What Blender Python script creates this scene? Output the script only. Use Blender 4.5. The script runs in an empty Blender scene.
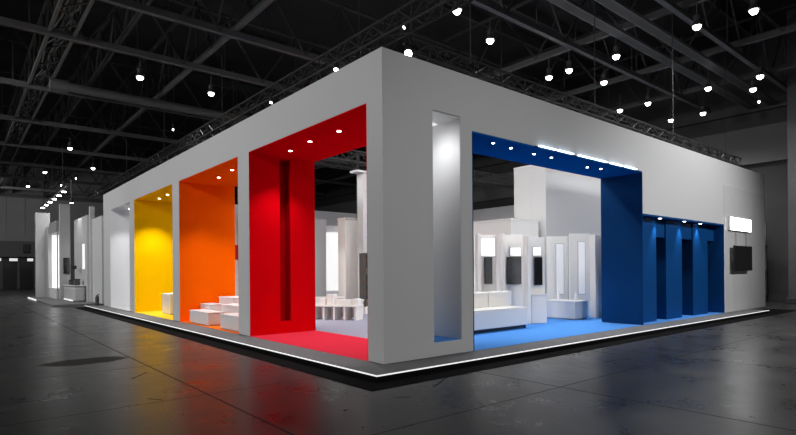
import bpy, bmesh, math, random
from math import cos, sin, pi, radians
from mathutils import Vector, Matrix
random.seed(4)
S = bpy.context.scene
COL = S.collection
PT = .12                      # top of the booth platform
H = 5.39                      # booth wall height
OPEN = 4.55                   # portal height
DEP = 1.82                    # portal depth

# ------------------------------------------------------------------ materials
def srgb(*c):
    return tuple(((v/255)/12.92 if v/255 <= .04045 else ((v/255+.055)/1.055)**2.4) for v in c) + (1,)

def mat(name, col, rough=.5, spec=.5, emit=None, estr=0., metal=0., var=0., vscale=3., bump=0., bscale=60.):
    m = bpy.data.materials.new(name); m.use_nodes = True
    nt = m.node_tree; b = nt.nodes['Principled BSDF']
    if len(col) == 3: col = tuple(col) + (1,)
    b.inputs['Base Color'].default_value = col
    b.inputs['Roughness'].default_value = rough
    b.inputs['Specular IOR Level'].default_value = spec
    b.inputs['Metallic'].default_value = metal
    if emit is not None:
        b.inputs['Emission Color'].default_value = tuple(emit)[:3] + (1,)
        b.inputs['Emission Strength'].default_value = estr
    if var or bump:
        tc = nt.nodes.new('ShaderNodeTexCoord')
    if var:
        n = nt.nodes.new('ShaderNodeTexNoise'); n.inputs['Scale'].default_value = vscale; n.inputs['Detail'].default_value = 4
        nt.links.new(tc.outputs['Object'], n.inputs['Vector'])
        mx = nt.nodes.new('ShaderNodeMix'); mx.data_type = 'RGBA'
        mx.inputs['A'].default_value = tuple(c*(1-var) for c in col[:3]) + (1,)
        mx.inputs['B'].default_value = tuple(min(1, c*(1+var)) for c in col[:3]) + (1,)
        nt.links.new(n.outputs['Fac'], mx.inputs['Factor']); nt.links.new(mx.outputs['Result'], b.inputs['Base Color'])
    if bump:
        n2 = nt.nodes.new('ShaderNodeTexNoise'); n2.inputs['Scale'].default_value = bscale
        nt.links.new(tc.outputs['Object'], n2.inputs['Vector'])
        bp = nt.nodes.new('ShaderNodeBump'); bp.inputs['Strength'].default_value = bump; bp.inputs['Distance'].default_value = .01
        nt.links.new(n2.outputs['Fac'], bp.inputs['Height']); nt.links.new(bp.outputs['Normal'], b.inputs['Normal'])
    return m

M = {}
M['white'] = mat('white_paint', (.60, .60, .605), .35, .4, var=.02, vscale=.6)
M['white_gloss'] = mat('white_gloss', (.62, .62, .625), .16, .5, var=.02, vscale=.5)
M['white_in'] = mat('white_lacquer', (.83, .80, .76), .35, .5, var=.02, vscale=.8)
M['tower'] = mat('pale_grey_gloss', (.56, .555, .55), .4, .25, var=.03, vscale=.5)
M['white_bright'] = mat('bright_white_paint', (.86, .86, .87), .45, .4)
M['red'] = mat('red_paint', (.80, .0008, .006), .6, 0, var=.04, vscale=1.5)
M['red_dark'] = mat('red_recess', (.5, .001, .006), .6, 0)  # darker red: shade of the jamb recess put into the colour
M['orange'] = mat('orange_paint', (1.0, .125, .001), .6, 0, var=.04, vscale=1.5)
M['yellow'] = mat('yellow_paint', (.88, .50, .001), .6, 0, var=.04, vscale=1.5)
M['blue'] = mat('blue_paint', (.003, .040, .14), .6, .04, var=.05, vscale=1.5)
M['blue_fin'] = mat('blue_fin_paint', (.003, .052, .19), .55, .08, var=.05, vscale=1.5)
M['blue_soffit_lit'] = mat('blue_paint_lit', (.003, .10, .36), .7, 0)  # brighter copy of the portal blue; light on the soffit put into the colour
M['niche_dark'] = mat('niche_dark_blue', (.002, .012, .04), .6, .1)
M['red_carpet'] = mat('red_carpet', (.74, .025, .055), .95, .1, var=.12, vscale=40, bump=.3, bscale=300)
M['orange_carpet'] = mat('orange_carpet', (.9, .17, .01), .95, .1, var=.12, vscale=40, bump=.3, bscale=300)
M['yellow_carpet'] = mat('yellow_carpet', (.88, .55, .02), .95, .1, var=.12, vscale=40, bump=.3, bscale=300)
M['blue_carpet'] = mat('blue_carpet', (.085, .30, .78), .95, .1, var=.1, vscale=40, bump=.3, bscale=300)
M['grey_carpet'] = mat('grey_carpet', (.33, .32, .40), .9, .1, var=.1, vscale=40, bump=.3, bscale=300)
M['apron'] = mat('apron_grey', (.16, .16, .165), .8, .2, var=.12, vscale=25)
M['black_carpet'] = mat('black_carpet', (.006, .006, .006), .95, .05, var=.3, vscale=30)
M['led'] = mat('led_strip', (.5, .5, .5), .5, .3, (1, 1, 1), .85)
M['niche_light'] = mat('lit_panel', (.9, .9, .9), .5, .3, (1, 1, 1), .6)
M['niche_soft'] = mat('softly_lit_panel', (.85, .85, .86), .4, .3, (1, 1, 1), .16)
M['lamp_on'] = mat('lamp_glass', (1, 1, 1), .4, .3, (1, .99, .97), 14)
M['down_on'] = mat('downlight_lens', (1, 1, 1), .4, .3, (1, .97, .95), 10)
M['bluebar'] = mat('cool_light_bar', (1, 1, 1), .4, .3, (.62, .82, 1), 3.2)
M['sign_on'] = mat('sign_face', (1, 1, 1), .4, .3, (1, 1, 1), 10)
M['steel'] = mat('dark_roof_steel', (.10, .10, .10), .55, .4, var=.25, vscale=2)
M['steel_dim'] = mat('dim_roof_steel', (.042, .042, .042), .6, .4, var=.3, vscale=2)  # darker copy of the roof steel, weaker light put into the colour
M['deck'] = mat('roof_deck', (.03, .03, .03), .8, .2, var=.5, vscale=.5)
M['alu'] = mat('truss_aluminium', (.022, .022, .022), .6, .3)
M['alu_lit'] = mat('truss_aluminium_lit', (.16, .16, .16), .6, .3)  # lifted copy of the truss metal so far lattices show; light put into colour
M['black'] = mat('black_plastic', (.01, .01, .01), .35, .5)
M['screen'] = mat('screen_glass', (.012, .012, .013), .12, .5)
M['screen_grey'] = mat('grey_screen_glass', (.085, .088, .09), .18, .5, var=.3, vscale=6)
M['wall_far'] = mat('far_wall_cladding', (.30, .30, .305), .7, .3, var=.25, vscale=.35)
M['wall_right'] = mat('hall_wall_dark', (.05, .05, .052), .7, .3, var=.3, vscale=.5)
M['band'] = mat('hall_wall_band', (.13, .13, .132), .7, .3, var=.1, vscale=.5)
M['grey'] = mat('booth_grey', (.36, .36, .365), .5, .3, var=.06, vscale=.8)
M['light_grey'] = mat('booth_light_grey', (.5, .5, .5), .5, .3, var=.05, vscale=.8)
M['chrome'] = mat('chrome', (.7, .7, .7), .2, .5, metal=1)
M['dark'] = mat('dark_object', (.02, .02, .02), .5, .4)
M['dark_grey'] = mat('dark_grey_object', (.06, .06, .06), .5, .4, var=.3, vscale=5)
M['brown'] = mat('brown_goods', (.16, .09, .035), .45, .4, var=.4, vscale=9)
M['tan'] = mat('tan_goods', (.35, .25, .13), .5, .4, var=.3, vscale=9)
M['box_white'] = mat('white_box', (.74, .73, .73), .4, .4, var=.03, vscale=2)
M['board'] = mat('red_board', (.6, .01, .02), .4, .4)

def floor_material():
    m = bpy.data.materials.new('polished_concrete'); m.use_nodes = True
    nt = m.node_tree; b = nt.nodes['Principled BSDF']; N = nt.nodes.new; Lk = nt.links.new
    tc = N('ShaderNodeTexCoord')
    n1 = N('ShaderNodeTexNoise'); n1.inputs['Scale'].default_value = .9; n1.inputs['Detail'].default_value = 8; n1.inputs['Roughness'].default_value = .65
    n2 = N('ShaderNodeTexNoise'); n2.inputs['Scale'].default_value = 7; n2.inputs['Detail'].default_value = 6
    n3 = N('ShaderNodeTexNoise'); n3.inputs['Scale'].default_value = .33; n3.inputs['Detail'].default_value = 3
    for n in (n1, n2, n3): Lk(tc.outputs['Object'], n.inputs['Vector'])
    add = N('ShaderNodeMath'); add.operation = 'MULTIPLY_ADD'; add.inputs[1].default_value = .35
    Lk(n2.outputs['Fac'], add.inputs[0]); Lk(n1.outputs['Fac'], add.inputs[2])
    cr = N('ShaderNodeValToRGB'); cr.color_ramp.elements[0].position = .5; cr.color_ramp.elements[0].color = (.014, .014, .014, 1)
    cr.color_ramp.elements[1].position = .95; cr.color_ramp.elements[1].color = (.052, .0515, .05, 1)
    Lk(add.outputs[0], cr.inputs['Fac'])
    # saw-cut joints: a slightly wandering 4.3 m grid with a few cross cracks
    sep = N('ShaderNodeSeparateXYZ')
    wob = N('ShaderNodeMix'); wob.data_type = 'VECTOR'; wob.inputs['Factor'].default_value = .012
    Lk(tc.outputs['Object'], wob.inputs['A']); Lk(n2.outputs['Color'], wob.inputs['B'])
    Lk(wob.outputs['Result'], sep.inputs[0])
    def line(axis, off, step, w):
        a = N('ShaderNodeMath'); a.operation = 'ADD'; a.inputs[1].default_value = off + 400*step; Lk(sep.outputs[axis], a.inputs[0])
        md = N('ShaderNodeMath'); md.operation = 'MODULO'; md.inputs[1].default_value = step; Lk(a.outputs[0], md.inputs[0])
        lt = N('ShaderNodeMath'); lt.operation = 'LESS_THAN'; lt.inputs[1].default_value = w; Lk(md.outputs[0], lt.inputs[0])
        return lt
    lx = line('X', 2.79, 3.9, .03); ly = line('Y', -.33, 2.9, .022)
    mxl = N('ShaderNodeMath'); mxl.operation = 'MAXIMUM'; Lk(lx.outputs[0], mxl.inputs[0]); Lk(ly.outputs[0], mxl.inputs[1])
    # cracks
    vor = N('ShaderNodeTexVoronoi'); vor.feature = 'DISTANCE_TO_EDGE'; vor.inputs['Scale'].default_value = .42
    wv = N('ShaderNodeMix'); wv.data_type = 'VECTOR'; wv.inputs['Factor'].default_value = .18
    Lk(tc.outputs['Object'], wv.inputs['A']); Lk(n1.outputs['Color'], wv.inputs['B']); Lk(wv.outputs['Result'], vor.inputs['Vector'])
    ck = N('ShaderNodeMath'); ck.operation = 'LESS_THAN'; ck.inputs[1].default_value = .006; Lk(vor.outputs['Distance'], ck.inputs[0])
    gate = N('ShaderNodeMath'); gate.operation = 'GREATER_THAN'; gate.inputs[1].default_value = .6; Lk(n3.outputs['Fac'], gate.inputs[0])
    ck2 = N('ShaderNodeMath'); ck2.operation = 'MULTIPLY'; Lk(ck.outputs[0], ck2.inputs[0]); Lk(gate.outputs[0], ck2.inputs[1])
    m2 = N('ShaderNodeMath'); m2.operation = 'MAXIMUM'; Lk(mxl.outputs[0], m2.inputs[0]); Lk(ck2.outputs[0], m2.inputs[1])
    # dark worn patch left of the booth
    vm = N('ShaderNodeVectorMath'); vm.operation = 'SUBTRACT'; vm.inputs[1].default_value = (-3.55, 4.6, 0); Lk(tc.outputs['Object'], vm.inputs[0])
    sc = N('ShaderNodeVectorMath'); sc.operation = 'MULTIPLY'; sc.inputs[1].default_value = (1/.95, 1/.6, 1); Lk(vm.outputs[0], sc.inputs[0])
    ln = N('ShaderNodeVectorMath'); ln.operation = 'LENGTH'; Lk(sc.outputs[0], ln.inputs[0])
    ad = N('ShaderNodeMath'); ad.operation = 'MULTIPLY_ADD'; ad.inputs[1].default_value = 1.3; Lk(n1.outputs['Fac'], ad.inputs[0]); Lk(ln.outputs['Value'], ad.inputs[2])
    pt = N('ShaderNodeMapRange'); pt.inputs[1].default_value = 1.2; pt.inputs[2].default_value = 1.4; pt.inputs[3].default_value = 1; pt.inputs[4].default_value = 0
    Lk(ad.outputs[0], pt.inputs[0])
    m3 = N('ShaderNodeMath'); m3.operation = 'MAXIMUM'; Lk(m2.outputs[0], m3.inputs[0]); Lk(pt.outputs[0], m3.inputs[1])
    mx = N('ShaderNodeMix'); mx.data_type = 'RGBA'; mx.inputs['B'].default_value = (.007, .007, .007, 1)
    fac = N('ShaderNodeMath'); fac.operation = 'MULTIPLY'; fac.inputs[1].default_value = .85; Lk(m3.outputs[0], fac.inputs[0])
    Lk(fac.outputs[0], mx.inputs['Factor']); Lk(cr.outputs['Color'], mx.inputs['A']); Lk(mx.outputs['Result'], b.inputs['Base Color'])
    rr = N('ShaderNodeMapRange'); rr.inputs[1].default_value = .35; rr.inputs[2].default_value = .95; rr.inputs[3].default_value = .2; rr.inputs[4].default_value = .4
    Lk(add.outputs[0], rr.inputs[0])
    rm = N('ShaderNodeMath'); rm.operation = 'MULTIPLY_ADD'; rm.inputs[1].default_value = .4; Lk(m3.outputs[0], rm.inputs[0]); Lk(rr.outputs[0], rm.inputs[2])
    Lk(rm.outputs[0], b.inputs['Roughness'])
    b.inputs['Specular IOR Level'].default_value = .26
    bp = N('ShaderNodeBump'); bp.inputs['Strength'].default_value = .12; bp.inputs['Distance'].default_value = .02
    Lk(n2.outputs['Fac'], bp.inputs['Height']); Lk(bp.outputs['Normal'], b.inputs['Normal'])
    return m
M['floor'] = floor_material()

# ------------------------------------------------------------------ helpers
class MB:
    def __init__(s): s.bm = bmesh.new()
    def box(s, x0, x1, y0, y1, z0, z1):
        x0, x1 = sorted((x0, x1)); y0, y1 = sorted((y0, y1)); z0, z1 = sorted((z0, z1))
        v = [s.bm.verts.new(p) for p in ((x0,y0,z0),(x1,y0,z0),(x1,y1,z0),(x0,y1,z0),(x0,y0,z1),(x1,y0,z1),(x1,y1,z1),(x0,y1,z1))]
        for f in ((0,3,2,1),(4,5,6,7),(0,1,5,4),(1,2,6,5),(2,3,7,6),(3,0,4,7)): s.bm.faces.new([v[i] for i in f])
        return s
    def bar(s, a, b, r=.03, n=6):
        a, b = Vector(a), Vector(b); d = (b-a).normalized()
        u = d.cross(Vector((0,0,1)) if abs(d.z) < .9 else Vector((1,0,0))).normalized(); w = d.cross(u)
        A = []; B = []
        for k in range(n):
            t = 2*pi*(k+.5)/n; o = u*cos(t)*r + w*sin(t)*r
            A.append(s.bm.verts.new(a+o)); B.append(s.bm.verts.new(b+o))
        for k in range(n): s.bm.faces.new((A[k], B[k], B[(k+1)%n], A[(k+1)%n]))
        s.bm.faces.new(A); s.bm.faces.new(B[::-1])
        return s
    def cyl(s, x, y, z0, z1, r0, r1=None, n=20):
        r1 = r0 if r1 is None else r1
        A = [s.bm.verts.new((x+r0*cos(2*pi*k/n), y+r0*sin(2*pi*k/n), z0)) for k in range(n)]
        B = [s.bm.verts.new((x+r1*cos(2*pi*k/n), y+r1*sin(2*pi*k/n), z1)) for k in range(n)]
        for k in range(n): s.bm.faces.new((A[k], A[(k+1)%n], B[(k+1)%n], B[k]))
        s.bm.faces.new(A[::-1]); s.bm.faces.new(B)
        return s
    def lathe(s, prof, x=0, y=0, n=20):
        rings = [[s.bm.verts.new((x+r*cos(2*pi*k/n), y+r*sin(2*pi*k/n), z)) for k in range(n)] for r, z in prof]
        for i in range(len(rings)-1):
            for k in range(n): s.bm.faces.new((rings[i][k], rings[i][(k+1)%n], rings[i+1][(k+1)%n], rings[i+1][k]))
        s.bm.faces.new(rings[0][::-1]); s.bm.faces.new(rings[-1])
        return s
    def build(s, name, m, parent=None, bevel=0, loc=None, rz=0, smooth=False):
        bmesh.ops.recalc_face_normals(s.bm, faces=s.bm.faces)
        me = bpy.data.meshes.new(name); s.bm.to_mesh(me); s.bm.free()
        o = bpy.data.objects.new(name, me); COL.objects.link(o)
        me.materials.append(M[m] if isinstance(m, str) else m)
        if smooth:
            for p in me.polygons: p.use_smooth = True
        if bevel:
            b = o.modifiers.new('bevel', 'BEVEL'); b.width = bevel; b.segments = 2; b.limit_method = 'ANGLE'
        if parent is not None: o.parent = parent
        if loc is not None: o.location = loc
        if rz: o.rotation_euler.z = rz
        return o

def bx(name, m, x0, x1, y0, y1, z0, z1, parent=None, bevel=0):
    """box given in the frame of its parent"""
    return MB().box(x0, x1, y0, y1, z0, z1).build(name, m, parent, bevel)

def tag(o, label=None, cat=None, group=None, kind=None):
    if label: o['label'] = label
    if cat: o['category'] = cat
    if group: o['group'] = group
    if kind: o['kind'] = kind
    return o
def thing(name, label, cat, loc=(0,0,0), rz=0, group=None):
    e = bpy.data.objects.new(name, None); COL.objects.link(e); e.empty_display_size = .2
    e.location = loc; e.rotation_euler.z = rz
    return tag(e, label, cat, group)
def copy_tree(o, parent=None):
    c = o.copy(); COL.objects.link(c)
    if parent is not None: c.parent = parent
    for ch in list(o.children): copy_tree(ch, c)
    return c
def spot(loc, tgt, energy, angle=90, blend=.6, col=(1,1,1), r=.06, parent=None):
    l = bpy.data.lights.new('lamp_or_fill_light', 'SPOT'); l.energy = energy; l.spot_size = radians(angle); l.spot_blend = blend
    l.color = col; l.shadow_soft_size = r
    o = bpy.data.objects.new('lamp_or_fill_light', l); COL.objects.link(o)
    d = Vector(tgt) - Vector(loc)
    o.rotation_euler = d.to_track_quat('-Z', 'Y').to_euler(); o.location = loc
    return o

# ------------------------------------------------------------------ camera (eye height 1.67 m, level, shifted lens)
yaw, roll, F = .8753, .0078, 531.36
v = Vector((cos(yaw), sin(yaw), 0)); r = Vector((sin(yaw), -cos(yaw), 0)); u = Vector((0, 0, 1))
cr_, cu_ = r*cos(roll) - u*sin(roll), r*sin(roll) + u*cos(roll)
cam = bpy.data.cameras.new('camera'); co = bpy.data.objects.new('camera', cam); COL.objects.link(co)
mw = Matrix((cr_, cu_, -v)).transposed().to_4x4(); mw.translation = (-5.4636, -6.9239, 1.67); co.matrix_world = mw
cam.sensor_width = 36; cam.lens = 36*F/796; cam.shift_y = 53.26/796; cam.clip_end = 300
S.camera = co
S.view_settings.view_transform = 'Standard'; S.view_settings.look = 'None'

# ------------------------------------------------------------------ world: soft light from the rest of the hall behind the camera
w = bpy.data.worlds.new('hall_light'); S.world = w; w.use_nodes = True
bg = w.node_tree.nodes['Background']; bg.inputs[0].default_value = (1, 1, 1, 1); bg.inputs[1].default_value = .055

# ------------------------------------------------------------------ the setting: hall
XR, YF = 26., 65.
def struct(o): o['kind'] = 'structure'; return o
struct(bx('floor', 'floor', -16, XR, -16, YF, -.2, 0))
struct(bx('ceiling', 'deck', -16, XR, -16, YF, 13.6, 13.8))
struct(bx('wall_far', 'wall_far', -16, XR+.4, YF, YF+.4, 0, 13.6))
struct(bx('wall_right', 'wall_right', XR, XR+.4, -16, YF, 0, 13.6))
struct(bx('trim_1', 'band', XR-.25, XR, -16, YF, 6.97, 8.82))
struct(bx('trim_2', 'steel_dim', XR-.3, XR, -16, YF, 9.6, 10.1))
struct(bx('trim_3', 'band', -16, XR-.3, YF-.2, YF, 10.1, 10.5))
struct(bx('baseboard_right', 'dark_grey', XR-.08, XR, -16, YF, 0, .35))
# ribbed cladding on the far wall
for k, x in enumerate((-4.6, -2.9, -1.2, .5, 2.2)):
    struct(bx(f'trim_{4+k}', 'wall_far', x, x+.12, YF-.15, YF, 6, 10.1))
# column at the far right edge
t = thing('hall_column', 'dark square hall column at the far right edge of the picture', 'column', (24.6, .05, 0))
bx('column_shaft', 'steel', -.35, .35, -.35, .35, 0, 13.6, t, .02)
bx('column_base', 'steel_dim', -.45, .45, -.45, .45, 0, .25, t, .02)

# racks of stored goods along the right hall wall
t = thing('storage_rack', 'dim metal storage rack against the hall wall beyond the booth end', 'rack', (25.0, 3.4, 0))
for yy in (-1.8, 0, 1.8):
    for xx in (-.35, .35): bx('upright', 'steel', xx-.04, xx+.04, yy-.04, yy+.04, 0, 3.9, t)
for z in (.3, 1.5, 2.7): bx('shelf', 'steel', -.4, .4, -1.85, 1.85, z, z+.1, t)
for i, (yy, z, sx, sy, sz, lb) in enumerate((
    (-1.2, .4, .5, .9, .85, 'dark crate at the right end of the rack bottom shelf'), (.9, .4, .5, 1.1, .7, 'dark crate at the left end of the rack bottom shelf'),
    (-.8, 1.6, .5, 1.2, .8, 'dark crate on the rack middle shelf toward its right end'), (.9, 1.6, .5, .9, .6, 'dark crate on the rack middle shelf toward its left end'),
    (-.9, 2.8, .5, 1.2, .9, 'dark crate on the rack top shelf toward its right end'), (1., 2.8, .5, .9, .7, 'dark crate on the rack top shelf toward its left end'))):
    c = thing('crate', lb, 'crate', (25.0, 3.4+yy, z+.001), group='crates on the storage rack')
    bx('crate_body', 'dark_grey', -sx/2, sx/2, -sy/2, sy/2, 0, sz*.86, c, .02); bx('crate_lid', 'steel_dim', -sx/2-.02, sx/2+.02, -sy/2-.02, sy/2+.02, sz*.86, sz, c, .015)

# entrance with lit signs in the far wall
t = thing('entrance', 'dark entrance with door openings at the far left end of hall', 'entrance', (0, YF, 0))
bx('canopy', 'band', -5.5, 4, -1.2, -.21, 3.5, 5.2, t)
bx('doorway', 'black', -4.6, 3.2, -.5, -.21, 0, 3.4, t)
for x in (-4.7, -3.1, -1.6, -.1, 1.4, 3.2): bx('door_post', 'band', x-.12, x+.12, -.8, -.52, 0, 3.45, t)
for (x, lb, wd) in ((-2.95, 'leftmost dim lit sign over the far entrance doors', .5), (-2.0, 'second lit sign from left over the far entrance doors', .8), (-.55, 'third lit sign from left over the far entrance doors', .8), (.95, 'rightmost lit sign over the far entrance doors', .6)):
    s = thing('door_sign', lb, 'sign', (x, YF-1.02, 3.0), group='lit signs over the far entrance')
    bx('sign_case', 'black', -wd/2, wd/2, 0, .15, 0, .38, s); bx('sign_panel', 'niche_light', -wd/2+.03, wd/2-.03, -.02, 0, .04, .34, s)
t = thing('wall_speaker', 'small black box fixed above the far entrance beside the neighbouring booth', 'speaker', (.6, YF-1.5, 4.0))
bx('speaker_cabinet', 'black', -.3, .3, 0, .29, 0, .9, t, .02); bx('speaker_grille', 'dark', -.25, .25, -.02, 0, .05, .85, t)

# ------------------------------------------------------------------ roof structure
def truss(label, axis, c, a0, a1, z0, z1, bay, w=.13, m='steel', group='roof trusses'):
    """one lattice truss along x or y at cross coordinate c"""
    P = (lambda a, o, z: (a, c+o, z)) if axis == 'x' else (lambda a, o, z: (c+o, a, z))
    t = thing('roof_truss', label, 'roof truss', P((a0+a1)/2, 0, z0), 0, group)
    org = Vector(t.location)
    def addbox(mb, b0, b1, o0, o1, q0, q1):
        p, q = Vector(P(b0, o0, q0))-org, Vector(P(b1, o1, q1))-org
        mb.box(p.x, q.x, p.y, q.y, p.z, q.z)
    mb = MB(); addbox(mb, a0, a1, -w, w, z0, z0+.06); addbox(mb, a0, a1, -.03, .03, z0+.06, z0+.24); mb.build('bottom_chord', m, t)
    mb = MB(); addbox(mb, a0, a1, -w, w, z1-.08, z1); mb.build('top_chord', 'steel_dim', t)
    mb = MB(); n = max(2, int((a1-a0)/bay)); st = (a1-a0)/n
    for k in range(n):
        p = a0 + k*st
        mb.bar(Vector(P(p, 0, z0+.1))-org, Vector(P(p+st/2, 0, z1-.05))-org, .045, 4)
        mb.bar(Vector(P(p+st/2, 0, z1-.05))-org, Vector(P(p+st, 0, z0+.1))-org, .045, 4)
        mb.bar(Vector(P(p+st/2, 0, z0+.1))-org, Vector(P(p+st/2, 0, z1-.05))-org, .03, 4)
    mb.build('web_bracing', 'steel_dim', t)
    return t
XT = [(-3.0, 'roof truss crossing hall nearest the viewer at upper right'), (.5, 'roof truss crossing hall directly over the blue wall front'), (4.2, 'roof truss crossing hall just behind the booth corner'),
      (11.27, 'roof truss crossing hall over the middle of orange portal'), (15.1, 'roof truss crossing hall over the yellow portal'),
      (21.9, 'roof truss crossing hall beside the big ceiling duct'), (28.6, 'roof truss crossing hall over near end of neighbouring booth'),
      (35.8, 'roof truss crossing hall over far end of neighbouring booth'), (42.9, 'third roof truss from the far hall wall'),
      (50, 'second roof truss from the far hall wall'), (57.5, 'roof truss crossing hall closest to the far wall')]
for yy, lb in XT: truss('dark steel '+lb, 'x', yy, -12, XR-.35, 10.0, 12.6, 3.2, .09, group='trusses crossing the hall')
YT = [(2.31, 'running lengthwise above inside edge of colour portals'), (13.1, 'running lengthwise above the blue niche'), (18.0, 'running lengthwise above right end of the booth'), (22.3, 'running lengthwise near the right hall wall')]
for xx, lb in YT: truss('dark steel roof truss '+lb, 'y', xx, -12, YF-.3, 10.28, 13.0, 3.6, .08, group='trusses running along the hall')
truss('thin dark roof truss lengthwise over the front of the left booth wall', 'y', -.52, 2, YF-.3, 10.5, 12.2, 2.6, .05, 'steel_dim', 'trusses running along the hall')
# deep box truss over the left aisle, two lattice sides with cables inside
t = thing('cable_truss', 'wide dark box truss with cables over the left aisle', 'truss', (-2.5, 26, 10.1))
for s in (-1, 1):
    mb = MB(); mb.box(s*.37-.05, s*.37+.05, -34, 38, 0, .12); mb.build('bottom_rail', 'steel', t)
    mb = MB(); mb.box(s*.37-.04, s*.37+.04, -34, 38, 1.3, 1.4); mb.build('top_rail', 'steel_dim', t)
    mb = MB()
    for k in range(36):
        y0 = -34+k*2; mb.bar((s*.37, y0, .06), (s*.37, y0+1, 1.35), .035, 4); mb.bar((s*.37, y0+1, 1.35), (s*.37, y0+2, .06), .035, 4)
    mb.build('side_lattice', 'steel_dim', t)
mb = MB()
for k in range(72): mb.bar((-.37 if k % 2 else .37, -34+k, .06), (.37 if k % 2 else -.37, -33+k, .06), .03, 4)
mb.build('cross_brace', 'steel_dim', t)
for (o, z) in ((-.15, .2), (.05, .22), (.18, .2)):
    mb = MB(); p = Vector((o, -34, z))
    for k in range(72):
        q = Vector((o+random.uniform(-.1, .1), -33+k, z+random.uniform(-.05, .15))); mb.bar(p, q, .03, 5); p = q
    mb.build('cable', 'steel', t)
# duct
t = thing('ceiling_duct', 'thick grey round air duct crossing left part of ceiling', 'duct', (0, 20.4, 9.9))
mb = MB(); mb.bar((-2.0, 0, 0), (7.5, 0, 0), .2, 16); mb.build('duct_pipe', 'steel', t, smooth=False)
mb = MB(); mb.bar((-2.25, 0, 0), (-1.55, 0, 0), .27, 16); mb.build('duct_outlet', 'steel', t)
for x in (-1, 2.5, 6): bx('hanger_strap', 'steel_dim', x-.03, x+.03, -.02, .02, .2, 2.5, t)

# long purlins under the deck, seen as faint lines
for k, (yy, lb) in enumerate(((-.6, 'nearest'), (1.9, 'second'), (7.6, 'third'), (9.4, 'fourth'), (18, 'fifth'), (25, 'sixth'), (32, 'seventh'))):
    tag(bx('purlin', 'steel_dim', -12, XR-.35, yy-.06, yy+.06, 13.02, 13.5), f'thin dark purlin under the roof deck, {lb} from the viewer', 'purlin', 'purlins under the roof deck')
# bundled cable trays low on the right
for yy, z, lb in ((1.3, 9.72, 'nearer'), (2.2, 9.72, 'farther')):
    t = thing('cable_tray', f'thin {lb} cable tray hung under trusses at upper right', 'cable tray', (17, yy, z))
    for s in (-.16, .16): bx('tray_rail', 'steel', -9, 8.6, s-.025, s+.025, 0, .1, t)
    bx('tray_pan', 'steel_dim', -9, 8.6, -.14, .14, .0, .02, t)
    for x in (-8, -2, 4): bx('hanger_rod', 'steel_dim', x-.015, x+.015, -.015, .015, .1, .4, t)

# ladder/box lighting trusses hung above the booth
def box_truss(label, axis, c, a0, a1, z, s=.21, bay=.55, hang=(), m='alu', pole=None):
    P = (lambda a, o, zz: Vector((a, c+o, zz))) if axis == 'x' else (lambda a, o, zz: Vector((c+o, a, zz)))
    t = thing('lighting_truss', label, 'lighting truss', P((a0+a1)/2, 0, z)); org = Vector(t.location)
    for o in (-s, s):
        for q in (-s, s): MB().bar(P(a0, o, z+q)-org, P(a1, o, z+q)-org, .03, 6).build('main_tube', m, t)
    n = int((a1-a0)/bay); st = (a1-a0)/n
    for name, f in (('side_lattice', lambda k, e: (-s, e)), ('side_lattice', lambda k, e: (s, e)), ('bottom_lattice', lambda k, e: (e, -s)), ('top_lattice', lambda k, e: (e, s))):
        mb = MB()
        for k in range(n):
            e0, e1 = (-s, s) if k % 2 == 0 else (s, -s)
            o0, q0 = f(k, e0); o1, q1 = f(k, e1)
            mb.bar(P(a0+k*st, o0, z+q0)-org, P(a0+(k+1)*st, o1, z+q1)-org, .017, 4)
            mb.bar(P(a0+(k+1)*st, o1, z+q1)-org, P(a0+(k+1)*st, o0 if name != 'side_lattice' else o1, (z+q0) if name == 'side_lattice' else z+q1)-org, 0.011, 4)
        mb.build(name, m, t)
    if pole is not None: MB().bar(P(pole, s+.1, .13)-org, P(pole, s+.1, z+s)-org, .06, 10).build('support_pole', m, t)
    for a in hang: MB().bar(P(a, 0, z+s)-org, P(a, 0, 10.2)-org, .012, 5).build('hanger_cable', 'steel_dim', t)
    return t
box_truss('grey box lighting truss hung lengthwise above the colour portals', 'y', 2.65, -5, 40, 7.5, .2, .5, (-2, 4.3, 13.5, 21, 28.6, 35.8))
box_truss('grey box lighting truss hung along top of the blue wall', 'x', .75, 1.25, 18.8, 5.93, .14, .42, (3, 8, 12.9, 17.6))
box_truss('short grey box lighting truss seen behind the blue opening', 'x', 13.5, 6, 25, 7.0, .25, .6, (8, 14, 20), 'alu_lit', 9.4)
box_truss('long grey box lighting truss farther behind the blue opening', 'x', 20, 5, 25, 8.2, .25, .6, (8, 14, 20), 'alu_lit')

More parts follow.
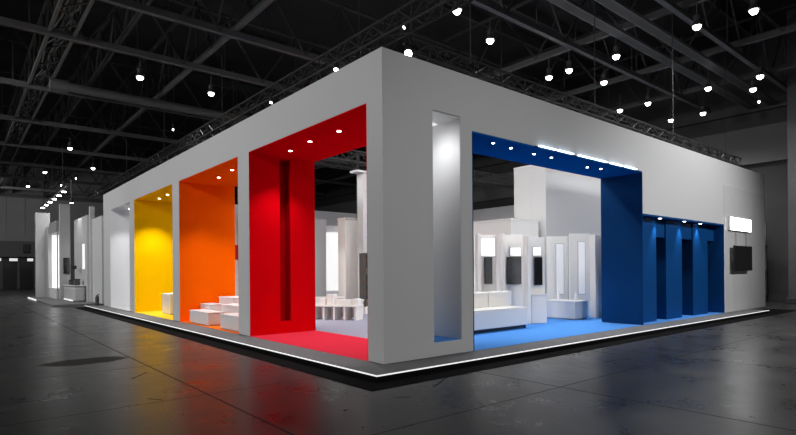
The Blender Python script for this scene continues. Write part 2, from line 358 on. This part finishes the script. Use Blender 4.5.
# ------------------------------------------------------------------ pendant hall lamps
LAMPS = [
 (.13, 15.38, 'white pendant lamp hanging over the yellow portal'),
 (2.97, 15.51, 'white pendant lamp hanging right of the long rail, left of red portal'),
 (-.02, 30.67, 'white pendant lamp hanging over near side of neighbouring booth'),
 (2.3, 36.83, 'white pendant lamp on a visible stem above the row of track lamps'),
 (2.05, 42.23, 'dimmer white pendant lamp behind the one on a stem, far left hall'),
 (-.2, 40.7, 'white pendant lamp left of the far end of the long rail'),
 (-.51, 49.19, 'lowest white pendant lamp at far left near the hall end'),
 (1.64, 46.9, 'faint pendant lamp just above the upper end of the track lamps'),
 (3.5, 22.39, 'faint pendant lamp under the big ceiling duct'),
 (5.89, 3.89, 'white pendant lamp highest above the blue wall near corner'),
 (5.34, 5.64, 'faint small pendant lamp above the booth corner'),
 (8.22, 4.61, 'large white pendant lamp above the tall slit window'),
 (12.77, 2.64, 'bright white pendant lamp in the row of three above blue opening, nearest'),
 (12.67, 5.37, 'white pendant lamp in the row of three above blue opening, farthest'),
 (12.63, 4.45, 'white pendant lamp in the row of three above blue opening, middle'),
 (14.91, 4.29, 'white pendant lamp with a glint on its top above blue opening end'),
 (12.52, -.15, 'largest bright pendant lamp at upper right of picture'),
 (12.74, -1.64, 'topmost bright pendant lamp at upper right corner'),
 (19.06, 1.89, 'white pendant lamp beside a bright cable tray over right booth end'),
 (19.17, .03, 'bright pendant lamp nearest the right picture edge'),
 (20.72, .73, 'flat oval pendant lamp near the right picture edge'),
 (22.81, 1.11, 'small faint pendant lamp lowest at the right picture edge'),
 (22.8, 3.47, 'oval pendant lamp close to the right hall wall, right of a pair'),
 (22.82, 5.0, 'oval pendant lamp close to the right hall wall, left of a pair'),
 (19.1, 5.79, 'small pendant lamp just above wall top, left of a pair over blue niche'),
 (19.08, 4.44, 'small pendant lamp just above wall top, right of a pair over blue niche'),
]
FAINT = {4, 7, 8, 10, 21}
proto = None
def make_lamp(first):
    global proto
    if proto is None:
        proto = first
        MB().lathe([(.05, .34), (.10, .32), (.13, .16), (.27, .02), (.27, 0), (.25, 0), (.02, .02)][::-1] if False else [(.145, 0), (.155, 0), (.155, .03), (.09, .15), (.10, .32), (.04, .36)], n=20).build('shade', 'steel_dim', first)
        MB().lathe([(.02, -.12), (.07, -.11), (.11, -.06), (.12, -.005)], n=18).build('lamp_glass', 'lamp_on', first, smooth=True)
        MB().cyl(0, 0, .36, .75, .014, n=6).build('hanger_rod', 'steel', first)
for i, (x, y, lb) in enumerate(LAMPS):
    if i == 0:
        o = thing('pendant_lamp', lb, 'lamp', (x, y, 9.3), 0, 'pendant lamps under the roof'); make_lamp(o)
    else:
        o = copy_tree(proto); o.location = (x, y, 9.3); o['label'] = lb
    if i in FAINT: o.scale = (.35, .35, .8)
    spot((x, y, 9.17), (x, y, 0), 95 if i in FAINT else 520, 140, .7, r=.15)
# spot fixtures clamped to the hung trusses
def stage_spot(label, x, y, z, ztop, tgt, en, scale=1.):
    t = thing('spotlight', label, 'spotlight', (x, y, z), 0, 'spotlights hung above the booth walls')
    d = (Vector(tgt)-Vector((x, y, z))).normalized()
    MB().bar(-d*.22*scale, d*.05*scale, .09*scale, 12).build('lamp_housing', 'black', t)
    MB().bar(d*.05*scale, d*.075*scale, .085*scale, 12).build('lamp_lens', 'lamp_on', t)
    MB().bar((0, 0, .05), (0, 0, ztop-z), .02, 6).build('hanger_clamp', 'black', t)
    spot(Vector((x, y, z))+d*.12*scale, tgt, en, 100, .8, r=.08)
stage_spot('small bright spotlight over the wall edge above red portal', 2.3, 4.85, 7.02, 7.2, (.3, 4.0, 1), 30, .7)
stage_spot('small bright spotlight over the wall edge between orange and red portals', 2.3, 8.6, 7.08, 7.16, (.3, 8.5, 1), 30, .6)
stage_spot('bright white spotlight on wall top just right of the booth corner', .98, .45, 5.66, 5.76, (-3, -4, 4.5), 25, .8)

# ------------------------------------------------------------------ floor finish round the booth
plat = thing('platform', 'low grey platform with a glowing white edge under the booth', 'platform', (0, 0, 0))
MB().box(-.65, 17.5, -.65, 0, .009, PT-.006).build('deck', 'apron', plat); bx('deck', 'apron', -.65, 19.6, 0, 22.4, .009, PT-.006, plat)
MB().box(-.66, 17.51, -.66, -.65, .009, .097).build('fascia', 'black_carpet', plat); MB().box(-.66, -.65, -.65, 22.4, .009, .097).build('fascia', 'black_carpet', plat)
MB().box(-.665, 17.52, -.665, -.65, .098, PT-.004).build('light_strip', 'led', plat)
MB().box(-.665, -.65, -.65, 22.4, .098, PT-.004).build('light_strip', 'led', plat)
for nm, m, a in (('red_carpet', 'red_carpet', (0, DEP, .45, 5.2)), ('orange_carpet', 'orange_carpet', (0, DEP, 5.87, 10.39)), ('yellow_carpet', 'yellow_carpet', (0, DEP, 11.08, 15.87)),
                 ('white_carpet', 'box_white', (0, DEP, 16.64, 20.11)), ('blue_carpet', 'blue_carpet', (1.87, 15.1, 0, 2.6)), ('grey_carpet', 'grey_carpet', (DEP, 19.4, 5.0, 21.4))):
    o = bx(nm, m, *a, PT-.006, PT-.001, plat); o['label'] = nm.replace('_', ' ') + ' inside the booth'
bx('grey_carpet', 'grey_carpet', DEP, 3.4, 2.6, 5.0, PT-.006, PT-.001, plat); bx('blue_carpet', 'blue_carpet', 3.4, 15.1, 2.6, 5.0, PT-.006, PT-.001, plat)['label'] = 'blue carpet inside the booth'
tag(MB().box(-1.03, 20.0, -1.03, 23.0, .001, .008).build('carpet_border', 'black_carpet'), 'black carpet border on the hall floor round the platform', 'carpet')

# ------------------------------------------------------------------ the booth
booth = thing('exhibition_booth', 'large white exhibition booth with red, orange, yellow and blue portals', 'exhibition booth', (0, 0, PT))
def bb(name, m, x0, x1, y0, y1, z0, z1, parent=None, bevel=0):      # world coordinates -> child of the booth
    return bx(name, m, x0, x1, y0, y1, z0-PT, z1-PT, parent or booth, bevel)
# left side: header above the portals and the piers between
bb('header', 'white', 0, DEP, 0, 21.5, OPEN+.013, H)
mb = MB(); z0, z1 = 0, OPEN+.013-PT
mb.box(0, 1.15, 0, .437, z0, z1); mb.build('corner_pier', 'white', booth)
mb2 = MB(); mb2.box(0, .80, 5.213, 5.857, z0, z1); mb2.box(1.12, DEP, 5.213, 5.857, z0, z1); mb2.box(.80, 1.12, 5.53, 5.857, z0, z1); mb2.build('pier', 'white', booth)
for (a, b) in ( (10.403, 11.067), (15.883, 16.627), (20.123, 21.5)):
    bb('pier', 'white', 0, DEP, a, b, PT, OPEN+.013)
# coloured portal linings: two jambs and a soffit each, downlights in the soffit
def portal(name, m, y0, y1, lights, en, slot=None, col=(1, 1, 1), recess=None):
    t = .012
    p = bb(name, m, .002, DEP, y0-t, y1+t, OPEN, OPEN+t)
    bb('near_jamb', m, .002, 1.12 if y0 < 1 else DEP, y0-t, y0, PT, OPEN, booth).parent = p
    if slot:
        mb = MB(); s0, s1, zb, zt = slot; T = .13
        mb.box(.002, s0, y1, y1+t, 0, OPEN-PT); mb.box(s1, DEP, y1, y1+t, 0, OPEN-PT)
        mb.box(s0, s1, y1, y1+t, 0, zb-PT); mb.box(s0, s1, y1, y1+t, zt-PT, OPEN-PT)
        mb.build('far_jamb', m, p)
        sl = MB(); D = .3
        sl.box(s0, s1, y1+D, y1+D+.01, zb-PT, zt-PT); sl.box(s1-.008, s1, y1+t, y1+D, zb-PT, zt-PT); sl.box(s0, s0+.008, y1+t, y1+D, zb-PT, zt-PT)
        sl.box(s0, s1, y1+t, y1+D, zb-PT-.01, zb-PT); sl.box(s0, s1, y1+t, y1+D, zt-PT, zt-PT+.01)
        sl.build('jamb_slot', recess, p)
    else:
        bb('far_jamb', m, .002, DEP, y1, y1+t, PT, OPEN).parent = p
    for (x, y) in lights:
        d = MB().cyl(0, 0, -.012, .0, .042, n=16).build('downlight', 'down_on', p, loc=(x, y, OPEN-PT))
        spot((x, y, OPEN-.03), (x, y+.22*(y1-y), 0) if False else (x, y, 0), en, 95, .75, col, .04)
    return p
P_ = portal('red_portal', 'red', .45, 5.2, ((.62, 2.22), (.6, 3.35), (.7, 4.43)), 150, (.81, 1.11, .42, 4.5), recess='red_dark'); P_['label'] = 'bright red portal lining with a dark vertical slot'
P_ = portal('orange_portal', 'orange', 5.87, 10.39, ((.57, 7.58), (.72, 8.95)), 300); P_['label'] = 'orange portal lining'
P_ = portal('yellow_portal', 'yellow', 11.08, 15.87, ((.6, 13.6), (.66, 14.85)), 460); P_['label'] = 'yellow portal lining'
P_ = portal('white_portal', 'white_bright', 16.64, 20.11, ((.6, 17.6), (.6, 18.4), (.6, 19.2)), 130); P_['label'] = 'white portal lining at the far left end'

# right side: corner panel with the tall slit, blue opening, blue niche, white end panel
BD = 1.22
bb('header', 'white', DEP, 19.5, 0, .25, OPEN+.013, H)
bb('header', 'white', 1.87, 9.13, 0, BD, 4.35, OPEN+.013)
bb('slit_cheek', 'white_bright', 1.11, 1.15, .42, .95, PT, OPEN)
bb('slit_soffit', 'white_bright', 1.13, 1.862, .012, .95, OPEN-.012, OPEN)
bb('slit_back', 'white_bright', 1.11, 1.87, .95, 1.0, PT, OPEN)
bb('slit_reveal', 'white_bright', 1.862, 1.871, .012, .95, .376, OPEN)
bb('slit_sill', 'white', 1.15, 1.87, 0, .95, PT, .37)
o = bb('sill_top', 'blue_carpet', 1.15, 1.86, .01, .95, .37, .376)
bb('pier', 'white', 1.87, 2.19, 0, BD, PT, 4.35)
bb('facade_panel', 'white', 9.13, 15.12, 0, .24, 3.2, OPEN+.013)
bb('end_panel', 'white_gloss', 15.15, 19.5, 0, .25, PT, OPEN+.013)
bb('panel_edge', 'white_bright', 15.12, 15.15, -.012, .25, PT, 3.2)
bb('side_wall', 'white', 19.25, 19.5, .25, 21.5, PT, H)
bb('rear_wall', 'white', DEP, 19.25, 21.25, 21.5, PT, H)
# glossy vertical glass panel lines on the end panel
for x in (15.9, 17.95): bb('panel_seam', 'light_grey', x-.008, x+.008, -.004, 0, PT+.05, OPEN-.3)
# blue portal
bp = bb('blue_portal', 'blue_soffit_lit', 2.19, 9.13, .002, BD, 4.32, 4.35); bp['label'] = 'deep blue portal lining'
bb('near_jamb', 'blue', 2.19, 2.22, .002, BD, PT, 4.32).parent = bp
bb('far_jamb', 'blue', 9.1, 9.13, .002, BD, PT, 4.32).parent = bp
for (x, y) in ((3.18, .3), (3.84, .36), (4.74, .41), (5.38, .38), (7.16, .5), (7.65, .4)):
    MB().cyl(0, 0, -.012, 0, .03, n=16).build('downlight', 'down_on', bp, loc=(x, y, 4.32-PT))
    spot((x, y, 4.29), (x, y, 0), 26, 100, .8, (.9, .96, 1), .04)
for x in (4.62, 5.33, 6.17, 6.86, 7.65, 8.39):
    b = MB().box(-.3, .3, -.07, 0, -.012, .012).build('light_bar', 'bluebar', bp, loc=(x, 0, 4.36-PT))
b = MB().box(4.2, 9.05, -.014, 0, -.005, .02).build('light_rail', 'blue', bp, loc=(0, 0, 4.335-PT))
# blue niche with three fins under a blue lintel
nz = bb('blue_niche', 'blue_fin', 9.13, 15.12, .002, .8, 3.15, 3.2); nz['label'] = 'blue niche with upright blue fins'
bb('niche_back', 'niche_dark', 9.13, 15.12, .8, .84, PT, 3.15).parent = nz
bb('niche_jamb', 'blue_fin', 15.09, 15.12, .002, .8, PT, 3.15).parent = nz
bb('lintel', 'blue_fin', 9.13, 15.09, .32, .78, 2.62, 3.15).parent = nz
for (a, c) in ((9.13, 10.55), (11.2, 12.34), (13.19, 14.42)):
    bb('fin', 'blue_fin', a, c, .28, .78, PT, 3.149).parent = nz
for (x, y) in ((10.45, .12), (12.15, .12), (13.5, .16)):
    MB().cyl(0, 0, -.012, 0, .045, n=16).build('downlight', 'down_on', nz, loc=(x, y, 3.15-PT))
    spot((x, y, 3.12), (x+.1, y+.25, 0), 55, 70, .8, (.88, .95, 1), .03)
# slit top light
MB().box(1.25, 1.8, .55, .75, -.02, .0).build('slit_light', 'niche_light', booth, loc=(0, 0, OPEN-PT-.015))
spot((1.22, .35, 4.1), (1.87, .3, 3.6), 19, 150, 1.0, r=.1)

# sign and monitor on the end panel
s = thing('wall_sign', 'glowing white rectangular sign high on the right end panel', 'sign', (16.55, 0, 3.0))
bx('sign_case', 'light_grey', -1.08, 1.08, -.075, -.005, 0, .5, s, .01); bx('sign_face', 'sign_on', -1.05, 1.05, -.085, -.075, .03, .47, s)
for x in (-.42, .62): bx('hanging_rod', 'chrome', x-.012, x+.012, -.05, -.03, -.52, 0, s)
s = thing('wall_monitor', 'black flat monitor hung below the glowing sign on the right panel', 'monitor', (16.45, 0, 1.57))
bx('bracket', 'black', -.35, .35, -.12, -.004, .25, .6, s); bx('casing', 'black', -.86, .86, -.2, -.12, 0, .9, s, .012); bx('screen', 'screen', -.83, .83, -.206, -.2, .03, .87, s)

# ------------------------------------------------------------------ seating and boxes in the colour portals
def crate(label, x0, x1, y0, y1, h, z=PT, group=None, name='display_block', m='box_white'):
    t = thing(name, label, 'block', ((x0+x1)/2, (y0+y1)/2, z), 0, group)
    a, b = (x1-x0)/2, (y1-y0)/2
    bx('block_body', m, -a, a, -b, b, .03, h-.03, t, .012)
    bx('block_top', m, -a-.012, a+.012, -b-.012, b+.012, h-.03, h, t, .008)
    bx('plinth_base', 'light_grey', -a+.03, a-.03, -b+.03, b-.03, 0, .03, t)
    return t
G = 'stepped white blocks in the orange portal'
crate('low long white block in front row of orange portal, left one', .12, .58, 8.3, 9.85, .39, group=G)
crate('low white block in front row of orange portal, next to the right pier', .12, .58, 6.0, 7.4, .41, group=G)
crate('middle height white block in second row of orange portal, left one', .62, 1.06, 9.5, 10.32, .55, group=G)
crate('middle height white block in second row of orange portal, right one', .62, 1.06, 6.9, 8.6, .60, group=G)
crate('tallest white block at the back of the stepped orange portal seats', 1.1, 1.68, 8.9, 10.0, .76, group=G)
crate('single white block standing on yellow carpet of the yellow portal', .6, 1.2, 13.4, 14.4, .76)
t = thing('extinguisher', 'small dark upright cylinder on platform by left booth end', 'extinguisher', (-.2, 22.0, PT-.003))
MB().lathe([(.08, 0), (.085, .03), (.085, .38), (.05, .46), (.03, .5)], n=14).build('cylinder_body', 'dark_grey', t); MB().bar((0, 0, .5), (.1, 0, .53), .018).build('handle', 'black', t)

# ------------------------------------------------------------------ blue lounge: sofa, plinth, display bays
def sofa(name, label, x, y, rz, L, group=None, ncush=3, h=.53, back=.96, depth=.85):
    t = thing(name, label, 'sofa', (x, y, PT), rz, group)
    bx('seat', 'white_in', -L/2, L/2, 0, depth, .09, h, t, .02)
    bx('seat_pad', 'white_in', -L/2+.01, L/2-.01, .01, depth-.2, h, h+.035, t, .015)
    bx('black_under_strip', 'black', -L/2+.06, L/2-.1, .05, depth-.05, .03, .09, t)  # plain black slab filling the gap under the seat
    cw = L/ncush
    for k in range(ncush):
        bx('back_cushion', 'white_in', -L/2+k*cw+.012, -L/2+(k+1)*cw-.012, depth-.2, depth, h+.0, back, t, .025)
    for sx in (-1, 1):
        for sy in (.08, depth-.08): bx('foot', 'black', sx*(L/2-.05)-.03, sx*(L/2-.05)+.03, sy-.03, sy+.03, 0, .09, t)
    return t
sofa('sofa', 'long white block sofa with back cushions on the blue carpet', 5.0, 1.74, 0, 2.54, depth=.84)
sofa('sofa', 'white block sofa back to back behind the long sofa', 5.35, 3.47, pi, 2.75)
t = thing('display_plinth', 'low white L shaped plinth in front of the right display bays', 'plinth', (9.1, 2.1, PT))
bx('plinth_body', 'white_in', 0, .75, 0, 1.2, .03, .54, t, .01); bx('plinth_top', 'white_in', -.015, .765, -.015, 1.215, .54, .57, t, .006); bx('base', 'light_grey', 0.03, .72, .03, 1.17, 0, .03, t)
for px, py, lb in ((9.3, 2.8, 'left'), (9.6, 2.35, 'right')):
    d = thing('bottle', f'{lb} one of two small white bottles on the low display plinth', 'bottle', (px, py, PT+.574), 0, 'bottles on the low plinth')
    MB().lathe([(.05, 0), (.055, .02), (.055, .17), (.02, .23), (.02, .27)], n=12).build('bottle_body', 'white_bright', d, smooth=True); MB().cyl(0, 0, .27, .31, .025, n=10).build('cap', 'white_in', d)

from mathutils.geometry import intersect_line_plane
def bay(label, x, y, ang, W, h, light, fin=True, shelf=False, group='display bays in the lounge'):
    """upright display panel, local -y is its front; light = (x0,x1,z0,z1) of its lit recess"""
    t = thing('display_bay', label, 'display stand', (x, y, PT), radians(ang), group)
    bx('back_panel', 'white_in', -W/2, W/2, 0, .1, 0, h, t, .006)
    if fin: bx('side_fin', 'white_in', -W/2-.1, -W/2, -.28, .1, 0, h+.02, t, .006)
    x0, x1, z0, z1 = light
    f = bx('light_frame', 'light_grey', x0-.02, x1+.02, -.016, 0, z0-.02, z1+.02, t)
    o = MB().box(x0, x1, -.022, -.016, z0, z1).build('lit_panel', 'niche_light' if z1-z0 < .9 else 'niche_soft', f)
    if shelf:
        c = bx('counter', 'white_in', -W/2+.05, W/2, -.16, 0, 0, .82, t, .01); MB().box(-W/2+.03, W/2+.01, -.18, 0, .82, .85).build('counter_top', 'white_in', c)
    return t
def bay_screen(label, x, y, ang, lx, z0, z1, wd, m):
    a = radians(ang)
    t = thing('display_screen', label, 'screen', (x+cos(a)*lx-sin(a)*(-.024), y+sin(a)*lx+cos(a)*(-.024), PT+z0), a, 'screens on the display bays')
    bx('casing', 'black', -wd/2, wd/2, -.05, 0, 0, z1-z0, t, .005); bx('screen', m, -wd/2+.015, wd/2-.015, -.056, -.05, .015, z1-z0-.015, t)
BAYS = [
 # x, y, angle, W, h, lit recess, shelf, screen(lx, z0, z1, w, mat)
 ('display bay at the left lounge edge, half hidden by the pier', 6.40, 4.22, -40, .42, 2.5, (-.15, .2, 1.97, 2.45), False, (.06, 1.13, 1.94, .3, 'screen_grey'), 'grey screen half hidden beside the pier on leftmost bay'),
 ('leftmost fully seen display bay behind the sofa', 6.98, 3.72, -38, .52, 2.62, (-.2, .22, 1.97, 2.52), False, (.0, 1.13, 1.94, .24, 'screen_grey'), 'narrow grey screen on the leftmost full bay behind sofa'),
 ('display bay with wide grey screen above the sofa right end', 7.52, 3.2, -38, .6, 2.62, (-.08, .24, 1.97, 2.22), False, (.02, 1.12, 1.94, .44, 'screen_grey'), 'widest grey screen above the right end of the sofa'),
 ('display bay with black screen and counter right of the sofa', 7.58, 2.40, -36, .5, 2.5, (-.1, .14, 1.96, 2.2), True, (.04, 1.1, 1.92, .24, 'screen'), 'narrow black screen right of the sofa, above the counter'),
]
for (lb, x, y, a, W, h, lt, sh, sc, lb2) in BAYS:
    bay(lb, x, y, a, W, h, lt, True, sh); bay_screen(lb2, x, y, a, sc[0], sc[1], sc[2], sc[3], sc[4])
bay('display bay with full height glow behind left part of plinth', 10.27, 3.46, -37, .72, 2.68, (-.05, .2, .72, 2.42), False)
bay('display bay with full height glow behind right part of plinth', 10.82, 2.94, -30, .74, 2.76, (-.08, .16, .72, 2.48), False)
bay('rightmost display bay, standing against the blue jamb', 10.62, 2.0, -34, .62, 2.64, (.04, .26, .5, 2.42), True)
# pale interior blocks behind
t = thing('display_cabin', 'low white cabin behind the display bays', 'cabin', (8.6, 4.1, PT))
bx('cabin_body', 'white_in', 0, 1.5, 0, 3.5, 0, 3.2, t, .01); bx('cabin_roof', 'white_in', -.02, 1.52, -.02, 3.52, 3.2, 3.25, t)
t = thing('interior_tower', 'tall glossy pale grey wall block rising behind the blue opening', 'wall block', (10.25, 3.9, PT))
bx('tower_body', 'tower', 0, 4.8, 0, 1.35, 0, 5.2, t); bx('tower_cap', 'white', -.01, 4.81, -.01, 1.36, 5.2, 5.27, t)
bx('tower_seam', 'light_grey', -.004, 0, .6, .612, .05, 5.15, t)

# ------------------------------------------------------------------ grey lounge seen through the red portal
def column(label, cx, cy, sx, sy, h, m='white_in', lit=False):
    t = thing('display_tower', label, 'column', (cx, cy, PT), 0, 'white columns in the grey lounge')
    bx('column_body', m, -sx/2, sx/2, -sy/2, sy/2, .06, h-.06, t, .01); bx('column_cap', m, -sx/2-.02, sx/2+.02, -sy/2-.02, sy/2+.02, h-.06, h, t); bx('column_foot', 'light_grey', -sx/2+.02, sx/2-.02, -sy/2+.02, sy/2-.02, 0, .06, t)
    if lit: bx('lit_panel', 'niche_light', -sx/2+.05, sx/2-.05, -sy/2-.012, -sy/2, .7, h-.3, t)
    return t
column('grey white column beside the red jamb in the grey lounge', 6.1, 12.36, .75, .6, 3.72, 'light_grey')
column('brightly lit white column farthest back in the grey lounge', 7.36, 13.06, 1.1, .5, 3.55, 'white_bright', True)
column('wide white column in the middle of the grey lounge', 6.42, 10.15, .9, .5, 3.6, 'white_in')
t = thing('interior_tower', 'tall white wall block seen at the right inside red portal', 'wall block', (6.16, 9.0, PT))
bx('tower_body', 'white', 0, 2.0, 0, .35, 0, 5.2, t); bx('tower_cap', 'white', -.3, 2.02, -.05, .4, 5.2, 5.27, t)
t = thing('product_shelf', 'dark shelf with brown goods at the right inside red portal', 'shelf', (6.3, 8.52, PT), 0)
bx('back_board', 'dark_grey', -.4, .75, .34, .38, 0, 2.2, t)
for x in (-.4, .73): bx('side_panel', 'dark_grey', x, x+.03, 0, .34, 0, 2.2, t)
bx('shelf_base', 'white_in', -.42, .78, -.02, .36, 0, .26, t)
ZS = (.26, .64, 1.02, 1.40, 1.78, 2.17)
for z in ZS[1:]: bx('shelf_board', 'dark_grey', -.37, .73, 0, .34, z, z+.025, t)
row = ('bottom', 'second', 'third', 'fourth', 'top'); pl = ('first', 'second', 'third', 'fourth')
a = 0
for ri, z in enumerate(ZS[:-1]):
    for k in range(4):
        lx = -.22+k*.25; px, py = 6.3+cos(a)*lx-sin(a)*.14, 8.52+sin(a)*lx+cos(a)*.14
        j = thing('jar', f'brown jar on the {row[ri]} shelf of dark rack, {pl[k]} from the left', 'jar', (px, py, PT+.004+z+(.025 if ri else 0)), 0, 'brown jars on the dark shelf')
        hh = random.uniform(.18, .27)
        MB().lathe([(.07, 0), (.08, .02), (.08, hh*.8), (.055, hh)], n=10).build('jar_body', 'brown' if (k+ri) % 3 else 'tan', j); MB().cyl(0, 0, hh, hh+.03, .05, n=10).build('lid', 'dark', j)

t = thing('display_table', 'long low white table with panel legs in the grey lounge', 'table', (3.99, 7.42, PT), radians(-60))
bx('table_top', 'white_in', -.78, .78, -.28, .28, .42, .47, t, .008)
for k in range(5): bx('leg', 'white_in', -.76+k*.37-.03, -.76+k*.37+.03, -.26, .26, 0, .42, t)
bx('back_panel', 'white_in', -.73, .72, .2, .24, .06, .42, t)
for (lx, w_, h_, lb) in ((-.5, .22, .2, 'white box at the left end of the long low table'), (-.22, .26, .34, 'tallest white box on the long low table'), (.28, .52, .17, 'long flat white box in middle of the low table'), (.66, .2, .2, 'white box at the right end of the long low table')):
    a_ = radians(-60); b = thing('table_box', lb, 'box', (3.99+cos(a_)*lx, 7.42+sin(a_)*lx, PT+.471), a_, 'white boxes on the low table')
    bx('box_body', 'white_in', -w_/2, w_/2, -.12, .12, 0, h_-.03, b, .006); bx('box_lid', 'white_bright', -w_/2-.005, w_/2+.005, -.125, .125, h_-.03, h_, b, .004)
for (x, y, h, lb) in ((4.9, 9.4, .62, 'white counter behind the long low table, near the red jamb'), (4.95, 8.3, .55, 'lower white counter behind the long low table, toward the right')):
    t = thing('counter', lb, 'counter', (x, y, PT), radians(-35)); bx('counter_body', 'white_in', -.55, .55, 0, .4, 0, h-.04, t, .01); bx('counter_top', 'white_in', -.58, .58, -.03, .43, h-.04, h, t)

# partition with red board seen through the orange portal gap
t = thing('partition', 'pale partition wall glimpsed past the orange jamb', 'partition', (4.3, 16.2, PT), 0)
bx('panel', 'white_in', -1.4, 1.2, 0, .12, 0, 4.6, t); bx('foot_rail', 'light_grey', -1.4, 1.2, -.03, 0, 0, .1, t)
t = thing('wall_board', 'red board on the pale partition past the orange jamb', 'board', (4.2, 16.19, 2.25)); bx('board_face', 'board', -.8, .8, -.03, 0, 0, .62, t); bx('board_frame', 'red_dark', -.82, .82, -.02, .005, -.02, .64, t)

# interior lights: ring of ceiling battens carried by the hung truss are replaced by real pendant lamps above; spotlights below are added to brighten the lounges
for (x, y, z, tx, ty, en, lb) in ((4.3, 2.65*1.0+2.0, 7.1, 7, 3, 0, ''),):
    pass
stage_spot('added spotlight on the truss to brighten the display bays', 2.75, 3.3, 6.95, 7.2, (7.5, 3.0, .5), 620, .8)
stage_spot('added spotlight on the truss to brighten the grey lounge', 2.85, 6.6, 6.95, 7.2, (6, 9.5, .8), 700, .8)
stage_spot('added spotlight on the wall truss to brighten the white cabin', 8.2, .75, 5.4, 5.76, (8.8, 4.0, 1.6), 230, .8)

# ------------------------------------------------------------------ neighbouring booth at far left
nb = thing('neighbour_booth', 'neighbouring grey and white booth at far left with lit doorway', 'exhibition booth', (0, 30, 0))
def nx(name, m, x0, x1, y0, y1, z0, z1, bev=0): return bx(name, m, x0, x1, y0-30, y1-30, z0, z1, nb, bev)
nx('base', 'apron', -1.7, 6, 24.3, 36.2, 0, .1)
nx('light_strip', 'led', -1.72, -1.7, 31.5, 36.2, .03, .11)
nx('tall_panel', 'light_grey', -1.35, -.55, 35.2, 35.6, .1, 5.7)
nx('tall_panel', 'light_grey', -.62, -.1, 30.3, 30.7, .1, 5.82)
nx('tall_panel', 'light_grey', .2, .42, 25.9, 26.2, .1, 5.3)
nx('front_wall', 'light_grey', -.35, -.15, 30.7, 31.3, .1, 4.75); nx('front_wall', 'light_grey', -.75, -.55, 34.4, 35.2, .1, 4.75)
nx('header', 'grey', -.7, -.3, 31.3, 34.4, 4.2, 4.9)
nx('doorway_glow', 'niche_light', -.2, -.15, 31.3, 34.6, .75, 4.2); nx('doorway_return_glow', 'niche_light', -.55, -.2, 34.4, 34.6, .75, 4.2); nx('doorway_floor', 'white_bright', -.7, -.2, 31.3, 34.4, .1, .75)  # lit doorway: glow put into its back wall and return, no lamp
nx('door_frame', 'light_grey', -.66, -.6, 31.25, 31.35, .1, 4.2)
nx('shop_wall', 'light_grey', .1, .3, 26.2, 30.3, .1, 4.85)
nx('end_wall', 'white', .3, .45, 23.5, 25.9, .1, 4.6)
nx('side_wall', 'white', .45, 6, 23.5, 23.65, .1, 4.6)
nx('lit_panel', 'niche_light', .08, .1, 26.9, 27.5, 1.9, 3.3)
nx('curved_counter', 'light_grey', -.5, .08, 26.6, 30.0, .1, .95, .12); nx('counter_top', 'white', -.55, .08, 26.55, 30.05, .95, 1.0, .03)
mb = MB(); mb.box(-.53, -.5, 26.8, 29.8, .14, .2); mb.build('light_strip', 'led', nb, loc=(0, -30, 0))
t = thing('banner_screen', 'tall dark screen on the second tall panel of neighbouring booth', 'screen', (-.32, 30.29, 1.65)); bx('casing', 'black', -.15, .17, -.06, 0, 0, .95, t, .01); bx('screen', 'screen', -.13, .0, -.066, -.06, .03, .92, t); bx('screen', 'screen_grey', .03, .15, -.066, -.06, .03, .92, t)
for (y, h, lb) in ((28.2, .9, 'tall thin dark stand on the neighbouring booth counter'), (27.4, .35, 'small dark box on right end of neighbouring booth counter'), (29.0, .3, 'small dark box on the middle of neighbouring booth counter')):
    t = thing('counter_stand' if h > .5 else 'counter_box', lb, 'stand' if h > .5 else 'box', (-.22, y, 1.001))
    if h > .5:
        MB().lathe([(.16, 0), (.16, .03), (.03, .05), (.03, h), (.05, h+.02)], n=12).build('stand_pole', 'dark_grey', t); bx('stand_head', 'dark', -.1, .1, -.14, .14, h+.02, h+.2, t)
    else:
        bx('box_body', 'dark_grey', -.12, .12, -.25, .25, 0, h*.85, t, .01); bx('box_lid', 'dark', -.13, .13, -.26, .26, h*.85, h, t)
# row of track lamps above it
t = thing('track_rail', 'thin dark lamp track hung lengthwise over the neighbouring booth', 'track', (.1, 39.5, 7.2)); bx('rail', 'steel', -.04, .04, -6.6, 6.6, .05, .12, t)
for y in (-5, 0, 5): bx('hanger_rod', 'steel', -.012, .012, y-.012, y+.012, .12, 3.0, t)
nm = ('nearest', 'second', 'third', 'fourth', 'fifth', 'farthest')
for k in range(6):
    y = 34 + k*2.2
    l = thing('track_spotlight', f'white track lamp over the neighbouring booth, {nm[k]} of the row', 'lamp', (.1, y, 7.0), 0, 'track lamps over neighbouring booth')
    MB().cyl(0, 0, .06, .24, .1, n=12).build('lamp_housing', 'steel', l); MB().cyl(0, 0, .0, .06, .13, n=16).build('lamp_glass', 'lamp_on', l)
    if k % 2 == 0: spot((.1, y, 6.95), (-.4, y, 0), 220, 130, .7, r=.1)
stage_spot('small spotlight between tall panels of the neighbouring booth', -.3, 28.4, 5.75, 7.0, (.1, 28.4, 2), 120, .9)
spot((-.5, 33, 3.9), (-.5, 33, 0), 60, 140, .8)

# added unseen flood lights, no fixtures: brighten both booths and the far hall wall
for (x, y, e, tg, an, *zz) in ((-13, 2, 2300, (0, 3, 2.2), 100), (-14, 11, 2900, (0, 11, 2.2), 100), (-13, 21, 3000, (0, 20, 2.4), 100), (-12, 31, 2600, (0, 31, 2.4), 100),
                      (3.2, -12, 1950, (3.4, 0, .6), 80, 6.0), (12.6, -9.5, 3400, (12.5, 0, 2.7), 80, 7.5), (-4, 50, 1200, (1, 65, 4), 120), (-8, 10, 2200, (-.5, 31, 2.4), 60)):
    spot((x, y, zz[0] if zz else 9.2), tg, e, an, .9, r=.5)
